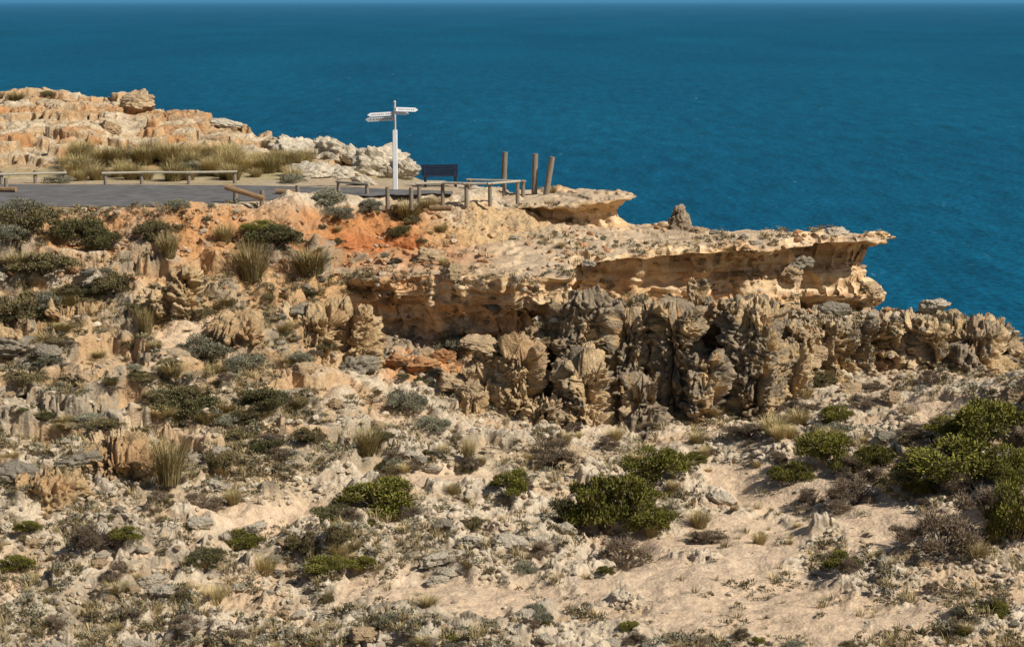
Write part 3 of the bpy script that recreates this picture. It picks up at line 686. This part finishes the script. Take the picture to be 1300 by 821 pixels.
def place_rock(bn,px,py,w,h,label,group=None,name='boulder',up=.1,sink=.25,cat='rock'):
    r=None
    for dy in (0,4,-4,8,-8,14,-14):
        r=hit(px,py+dy,up)
        if r: break
    if not r: return
    loc=r[0]; s=loc.y/F
    o=bpy.data.objects.new(name,random.choice(SPR[bn])); COL.objects.link(o)
    o.scale=(w*.5*s*1.25,w*.42*s*1.1,h*.5*s*1.3); o.location=loc+Vector((0,0,h*.5*s*(1-sink*2))); o.rotation_euler=(random.uniform(-.15,.15),random.uniform(-.15,.15),random.choice((0,3.14))+random.uniform(-.5,.5))
    tag(o,label,cat,group); return o
random.seed(21)
RK=[('tan',175,131,40,22,'large tan boulder standing on the headland skyline'),('tan',140,168,26,16,'round tan boulder below the skyline boulder'),('pale',290,162,40,10,'long pale slab low on the headland skyline'),
('pale',375,205,50,34,'pale boulder, leftmost of the white rocks above the road'),('pale',415,200,52,34,'pale boulder, second of the white rocks above the road'),('pale',445,206,34,24,'rounded pale boulder in the middle of the white rocks'),('pale',395,225,60,24,'flat pale rock in front of the white rocks'),('pale',430,226,46,20,'low pale rock left of the signpost'),('pale',480,222,56,40,'big white rock just left of the signpost'),('pale',512,228,34,28,'white rock just right of the signpost'),('pale',462,235,30,14,'small white rock at the signpost foot'),
('tan',886,295,24,8,'flat small rock right of the upright boulder'),('grey',905,296,16,5,'small grey rock on the ledge skyline'),
('grey',100,585,60,26,'low grey rock left of the dark overhanging outcrop'),('grey',22,448,60,24,'grey outcrop at the left edge on the middle slope'),('grey',385,400,44,18,'flat grey slab on the slope left of the tan block'),('grey',455,468,44,24,'grey rock at the left of the orange cave floor'),
('orange',535,470,46,22,'orange boulder on the cave floor'),('orange',505,462,30,16,'small orange rock left on the cave floor'),('orange',560,458,30,18,'orange rock at the back of the cave floor'),('tan',575,490,40,24,'tan boulder at the mouth of the cave'),('tan',600,500,34,20,'tan block leaning at the left of the tan columns'),('tan',548,452,44,12,'fallen tan slab under the undercut of the ledge'),('tan',610,440,50,16,'fallen tan slab at the right end of the cave floor'),
('grey',1060,400,34,18,'grey block on the terrace under the ledge tip'),('grey',25,610,50,26,'small grey outcrop at the left border'),('pale',560,715,50,18,'flat pale slab at the bottom centre'),('pale',600,690,30,14,'pale stone above the flat slab at bottom centre')]
for r in RK: place_rock(*r)
c=0;t=0
random.seed(31)
SD={'pale':'small pale limestone lump','tan':'small tan rock lump','grey':'small grey rock lump','orange':'small orange rock lump'}
while c<260 and t<4000:
    t+=1; x=-20+random.random()*1340; y=300+random.random()*530
    if pn(np.array([[x*.01,y*.015,8.3]]))[0]<-.1: continue
    if sandmask(np.array([x]),np.array([y]))[0]>.3: continue
    bn=random.choice(['pale','pale','tan','pale','grey'] if y>540 else (['orange','tan','orange'] if (y<350 and x<600) else ['tan','grey','pale','tan']))
    w=10+random.random()**2.2*28; l=SD[bn]+' '+region(x,y)
    if place_rock(bn,x,y,w,w*.55,l,'the '+l.replace('small','several small'),'rock',.3,.35): c+=1
def rubble(n):
    V0,F0=ico(1); Vs=[];Fs=[];Cs=[];k=0
    g=np.random.default_rng(5); protos=[]
    for i in range(12):
        V=V0*(1+.45*(g.random((len(V0),1))-.5)); protos.append(V)
    xs=-30+g.random(n)*1360; ys=262+g.random(n)**.8*570; sm=sandmask(xs,ys); nn=pn(np.stack([xs*.02,ys*.03,xs*0+1.3],-1))
    for t in range(n):
        if k>10500: break
        x=xs[t];y=ys[t]
        if random.random()>.12+.88*max(0,min(1,(nn[t]+.1)*2)): continue
        if sm[t]>.25 and random.random()<.94: continue
        r=hit(x,y,.25)
        if not r: continue
        loc=np.array(r[0]); s=loc[1]/F*(1.1+5.5*random.random()**3.0)
        a=random.random()*6.28; ca,sa=math.cos(a),math.sin(a); R=np.array([[ca,-sa,0],[sa,ca,0],[0,0,1]])
        V=(protos[random.randrange(12)]*np.array([1.1,.8,.6])*s)@R.T+loc+np.array([0,0,s*.2])
        bc=np.array(random.choice([(.64,.53,.385),(.56,.44,.29),(.68,.58,.43),(.42,.34,.245)] if y>400 else [(.58,.38,.22),(.53,.30,.15),(.56,.44,.31)]))*random.uniform(.75,1.08)
        Vs.append(V);Fs.append(F0+k*len(V0));Cs.append(np.repeat(bc[None],len(V0),0));k+=1
    o=mesh_np('rubble',np.concatenate(Vs),np.concatenate(Fs),M_stone,np.concatenate(Cs),smooth=False)
    tag(o,'loose limestone rubble and pebbles strewn over the slopes and gully','rubble',kind='stuff')
rubble(36000)
def cover(n):
    Vs=[];Fs=[];Cs=[];off=0
    pr=[blades(60+i,.16,.16,18,(.30,.22,.10),(.62,.49,.25),.007,seg=2) for i in range(5)]+[leaf_cloud(90+i,.2,.12,70,.035,(.09,.078,.04),(.34,.285,.16),lumps=4) for i in range(3)]+[leaf_cloud(97,.2,.12,70,.035,(.13,.13,.08),(.38,.36,.26),lumps=4)]
    k=0; g=np.random.default_rng(8)
    xs=-30+g.random(n)*1360; ys=258+g.random(n)*570; sm=sandmask(xs,ys); nn=pn(np.stack([xs*.016,ys*.024,xs*0+5.3],-1))
    for t in range(n):
        if k>10000: break
        x=xs[t];y=ys[t]
        dens=1.0 if (x<470 and y<600) else .42
        if sm[t]>.3: dens=.06
        if 230<x<620 and y<350: dens=.12
        if random.random()>dens*max(0,min(1,(nn[t]+.22)*2.4)): continue
        r=hit(x,y,.3)
        if not r: continue
        V,q,cc=pr[random.randrange(9)]; s=random.uniform(.6,2.0)
        a=random.random()*6.28; ca,sa=math.cos(a),math.sin(a); R=np.array([[ca,-sa,0],[sa,ca,0],[0,0,1]])
        Vs.append(V@R.T*s+np.array(r[0])); Fs.append(q+off); Cs.append(cc*random.uniform(.7,1.2)); off+=len(V); k+=1
    o=mesh_np('ground_cover',np.concatenate(Vs),np.concatenate(Fs),M_leaf,np.concatenate(Cs),smooth=False)
    tag(o,'low dry ground cover of tiny tufts and creeping plants on the slopes','ground cover',kind='stuff')
cover(34000)
# ================= rock pinnacles, each its own mesh with erosion at true scale
def make_pin(i,x,yt,yb,w,Y,l,dm=.6,name='rock_pinnacle',tap=.25,bury=.6,wide=1.0):
    b0=P(x,yb,Y); t0=P(x,yt,Y); H=t0[2]-b0[2]+bury; R=w*.5*Y/F
    nu=max(60,int(2*math.pi*R/.03)); nv=max(50,int((H+R)/.03)); nu=min(nu,300); nv=min(nv,260)
    u=np.linspace(0,2*np.pi,nu,endpoint=True); v=np.linspace(0,1,nv)
    U,Vv=np.meshgrid(u,v,indexing='ij')
    cap=min(.5,R*.5/H)
    r=(1.08-tap*Vv**1.3)*np.where(Vv>1-cap,np.sqrt(np.clip(1-((Vv-1+cap)/cap)**3,0,1)),1)
    sq=(np.abs(np.cos(U+i))**3.6+np.abs(np.sin(U+i))**3.6)**(-1/3.6)
    cs=np.stack([np.cos(U)*2,np.sin(U)*2,Vv*H*.6+i*7],-1)
    r=r*sq*.94*(1+.24*fbm(cs*.7,4,.55))
    A=np.stack([np.cos(U)*r*R*wide,np.sin(U)*r*R*.9,Vv*H],-1)
    W=A+np.array([b0[0],Y,b0[2]-bury])
    N=np.stack([np.cos(U),np.sin(U),.25+0*U],-1); topf=sst(Vv,1-cap,1.0)[...,None]; N=N*(1-topf)+np.array([0,0,1])*topf; N/=np.linalg.norm(N,axis=-1)[...,None]
    d,s=rockdisp(W,'flute'); f=np.minimum(1,R/.8)
    A2=A+N*(d*dm*f)[...,None]; A2[:,-1]=A2[:,-1].mean(0); A2[-1]=A2[0]
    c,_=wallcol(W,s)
    o=mesh_np(name,A2,gridq(nu,nv),M_rock,c); o.location=(b0[0],Y,b0[2]-bury); tag(o,l,'rock pinnacle' if name=='rock_pinnacle' else 'rock outcrop'); return o
PN=[(625,462,535,60,68,'short tan column at the far left of the pinnacles'),(660,436,546,72,67.4,'tall tan column, second from the left of the pinnacles'),(690,498,558,60,66.4,'low grey stump in front of the tan columns'),(738,366,530,84,68.7,'dark grey pinnacle with its top just under the ledge'),(742,450,562,86,66.9,'broad dark pinnacle at the gully end of the row'),(798,382,540,84,68.3,'tall grey pinnacle in the middle row'),(815,470,560,70,66.5,'low grey pinnacle in front of the tallest group'),(856,380,548,84,67.8,'massive grey pinnacle in the middle of the row'),(883,352,450,26,69.0,'pale tan spike rising above the grey pinnacles'),(892,444,552,60,66.9,'tan fronted column below the pale spike'),(955,382,542,84,67.4,'big isolated dark pinnacle at the right end of the row'),(996,436,532,56,67.8,'tan shoulder leaning on the big isolated pinnacle'),(1235,402,500,96,71,'rounded grey knob rising near the right end of the lower wall')]
for i,p in enumerate(PN): make_pin(i,*p,dm=.72)
make_pin(33,863,259,295,34,79.6,'upright blunt tan boulder standing alone on the ledge skyline',dm=.38,name='boulder',tap=.62,bury=.15)
OC=[(236,340,405,46,'stacked grey rock column on the brow of the left slope'),(204,360,412,74,'tan rock face beside the stacked grey rock column'),(150,548,602,130,'dark grey overhanging outcrop low on the left slope'),(60,590,630,120,'low grey outcrop left of the dark overhanging outcrop'),(450,382,448,66,'grey brown block hanging left of the cave'),(396,388,434,86,'tan block left of the grey brown block'),(300,404,430,80,'tan rock in the middle of the left slope'),(20,408,452,90,'dark craggy outcrop at the left edge of the slope'),(100,374,404,100,'low rock bank under the scrub on the upper left slope')]
for i,(x,yt,yb,w,l) in enumerate(OC):
    r=hit(x,yb,.05) or hit(x,yb+8,.05) or hit(x,yb+16,.05)
    if r: make_pin(50+i,x,yt,yb,w,r[0].y+w*.3*r[0].y/F,l,dm=.8,name='rock_outcrop',tap=.2,bury=.9)
make_pin(70,600,492,524,44,66.8,'low tan block at the foot of the short tan column',name='rock_outcrop')
# ================= man-made things
def gpt(px,py,z=-7.6):
    v=(py-410.5)/F; Y=z*(CP-v*SP)/(-SP-v*CP); return Vector(P(px,py,Y))
b0=gpt(502,241)
e=empty('signpost',b0); tag(e,'white signpost with four finger boards beside the car park','signpost')
mb=MB(); mb.box((0,0,1.15),(.19,.19,2.5),bev=.02); mb.build('post',M_white,e)
mb=MB(); mb.tube((0,0,2.35),(0,0,3.52),.055,.05,12); mb.build('pole',M_steel,e)
mb=MB(); mb.tube((0,0,3.5),(0,0,3.58),.07,.03,12); mb.build('cap',M_steel,e)
def finger(ang,z,L,h,tilt):
    Mx=Matrix.Rotation(ang,3,'Z')@Matrix.Rotation(tilt,3,'Y'); mb=MB()
    t=.018; out=[(0.03,-h/2),(L-.12,-h/2),(L,0),(L-.12,h/2),(0.03,h/2)]
    V=[Mx@Vector((x,-t-.075,y))+Vector((0,0,z)) for x,y in out]+[Mx@Vector((x,t-.075,y))+Vector((0,0,z)) for x,y in out]; n=5
    mb.add(V,[tuple(range(n-1,-1,-1)),tuple(range(n,2*n))]+[(i,(i+1)%n,(i+1)%n+n,i+n) for i in range(n)])
    bd=mb.build('finger_board',M_white,e)
    tb=MB(); random.seed(int(z*100))
    for sy in (-1,1):
        x=.14
        while x<L-.2:
            wd=random.uniform(.03,.05); 
            tb.box(Mx@Vector((x+wd/2,sy*(t+.004)-.075,0))+Vector((0,0,z)),(wd,.003,h*.3),Mx); x+=wd+(.035 if random.random()>.2 else .09)
    tb.build('lettering',M_text,bd)
finger(math.pi+.2,3.06,1.1,.15,.05); finger(math.pi-.25,2.86,1.27,.17,.06); finger(.3,3.24,.95,.16,.05); finger(-.5,3.10,.7,.13,.03)
b0=gpt(559,237); e=empty('bench',b0,math.pi+.15); tag(e,'dark slatted bench facing the sea between the signpost and posts','bench')
mb=MB()
for k in range(4): mb.box((0,-.05-.11*k+.3,.45),(1.5,.09,.035))
mb.build('seat',M_bench,e)
mb=MB(); R=Matrix.Rotation(-.2,3,'X')
for k in range(5): mb.box((0,-.2-.02*k,.50+.085*k),(1.5,.03,.078),R)
mb.build('backrest',M_bench,e)
for sx in (-.62,.62):
    mb=MB(); mb.box((sx,.24,.21),(.07,.07,.44),bev=.01); mb.box((sx,-.15,.21),(.07,.07,.44),bev=.01); mb.box((sx,.04,.405),(.07,.46,.05)); mb.tube((sx,-.17,.42),(sx,-.29,.9),.03,.025,6)
    mb.build('leg',M_bench,e)
for x,yt,yb,r,tilt,l in [(641,193,226,.12,.07,'weathered post nearest the sea, leftmost of the three tall posts'),(680,195,243,.12,.03,'weathered upright post, middle of the three tall posts'),(693,199,244,.12,.22,'leaning weathered post, rightmost of the three tall posts')]:
    b0=gpt(x-2,yb,-7.7); H=(yb-yt)*b0.y/F; mb=MB(); random.seed(x)
    mb.tube((0,0,-.6),(H*tilt,0,H),r*1.05,r*.95,14,.10,10); o=mb.build('timber_post',M_timber); o.location=b0; tag(o,l,'post','three tall weathered posts')
def barrier(pts,railz,label,post_h=.55,rail_r=.05,name='log_barrier',rm=None):
    P0=[gpt(*p) for p in pts]; c=P0[0]; e=empty(name,c); tag(e,label,'barrier')
    for p in P0:
        mb=MB(); q=p-c; mb.tube(q+Vector((0,0,-.4)),q+Vector((0,0,post_h)),.08,.075,10,.06,4); mb.build('post',M_timber,e)
    mb=MB()
    for a,b_ in zip(P0[:-1],P0[1:]):
        d=(b_-a).normalized()*.12
        mb.tube(a-c-d+Vector((0,-.1,railz)),b_-c+d+Vector((0,-.1,railz)),rail_r,rail_r*.95,10,.06,8)
    mb.build('rail',rm or M_rail,e)
barrier([(2,234),(45,233),(82,232)],.42,'short log rail at the far side of the road, left edge of the view')
barrier([(134,235),(180,234),(240,234),(298,233)],.5,'long pale log rail behind the road in front of the grass belt',.42)
barrier([(532,249),(562,248),(592,249),(622,249),(657,246)],.5,'pale log rail running from the bench to the tall posts',.5)
barrier([(430,244),(466,247)],.42,'short log rail just left of the signpost',.5)
barrier([(596,239),(640,240),(664,241)],.36,'thin rail at the cliff edge behind the long pale rail',.4,.035)
for x,y,l in [(492,252,'stubby bollard at the foot of the signpost, left one'),(522,253,'stubby bollard just right of the signpost foot'),(8,240,'stubby bollard at the left border of the road'),(378,250,'stubby bollard on the road edge left of the saltbushes')]:
    b0=gpt(x,y); mb=MB(); mb.tube((0,0,-.4),(0,0,.45),.085,.08,10,.06,4); o=mb.build('bollard',M_timber); o.location=b0; tag(o,l,'bollard')
b0=gpt(292,258); e=empty('broken_barrier',b0); tag(e,'brown broken log barrier with one end dropped at the near edge of the road','barrier')
M_br=solid('brown_log',(.30,.19,.10),.9,.4,6,(1,6,6),.5)
mb=MB(); mb.tube((-.15,0,.62),(1.35,-.5,.22),.11,.10,12,.1,8); mb.build('log',M_br,e)
for q in [(.15,.02),(1.2,-.35)]:
    mb=MB(); mb.tube((q[0],q[1]+.15,-.5),(q[0]+.05,q[1]+.15,.5),.09,.085,10,.06,4); mb.build('post',M_timber,e)
for x,y,dx,l in [(8,244,.9,'fallen brown log lying on the road at the left border'),(365,247,.9,'fallen log lying on the road edge right of the broken barrier'),(560,268,.8,'grey driftwood log on the brow below the bench')]:
    b0=gpt(x,y) if y<262 else (hit(x,y) or (gpt(x,y),0))[0]; mb=MB(); mb.tube((-dx/2,0,.11),(dx/2,-.25,.13),.11,.10,10,.1,6); o=mb.build('fallen_log',M_br); o.location=b0; tag(o,l,'log')
# ================= light, world, camera
az=math.radians(60); el=math.radians(43)
sd=Vector((math.sin(az)*math.cos(el),-math.cos(az)*math.cos(el),math.sin(el)))
sun=bpy.data.lights.new('sun','SUN'); sun.energy=4.9; sun.angle=math.radians(.5); sun.color=(1,.94,.845)
so=bpy.data.objects.new('sun',sun); COL.objects.link(so); so.rotation_euler=sd.to_track_quat('Z','Y').to_euler()
wd=bpy.data.worlds.new('World'); SC.world=wd; wd.use_nodes=True; nt=wd.node_tree; bg=nt.nodes['Background']
sk=nt.nodes.new('ShaderNodeTexSky'); sk.sky_type='NISHITA'; sk.sun_disc=False; sk.sun_elevation=el; sk.sun_rotation=math.atan2(sd.x,sd.y)
nt.links.new(sk.outputs[0],bg.inputs[0]); bg.inputs[1].default_value=.055
cam=bpy.data.cameras.new('camera'); co=bpy.data.objects.new('camera',cam); COL.objects.link(co); cam.lens=F/1300*36; cam.sensor_width=36; cam.clip_end=250000; cam.clip_start=.5
co.rotation_euler=(math.pi/2-PIT,0,0); SC.camera=co
SC.view_settings.view_transform='Standard'; SC.view_settings.look='None'; SC.view_settings.exposure=0
print('objects',len(bpy.data.objects))
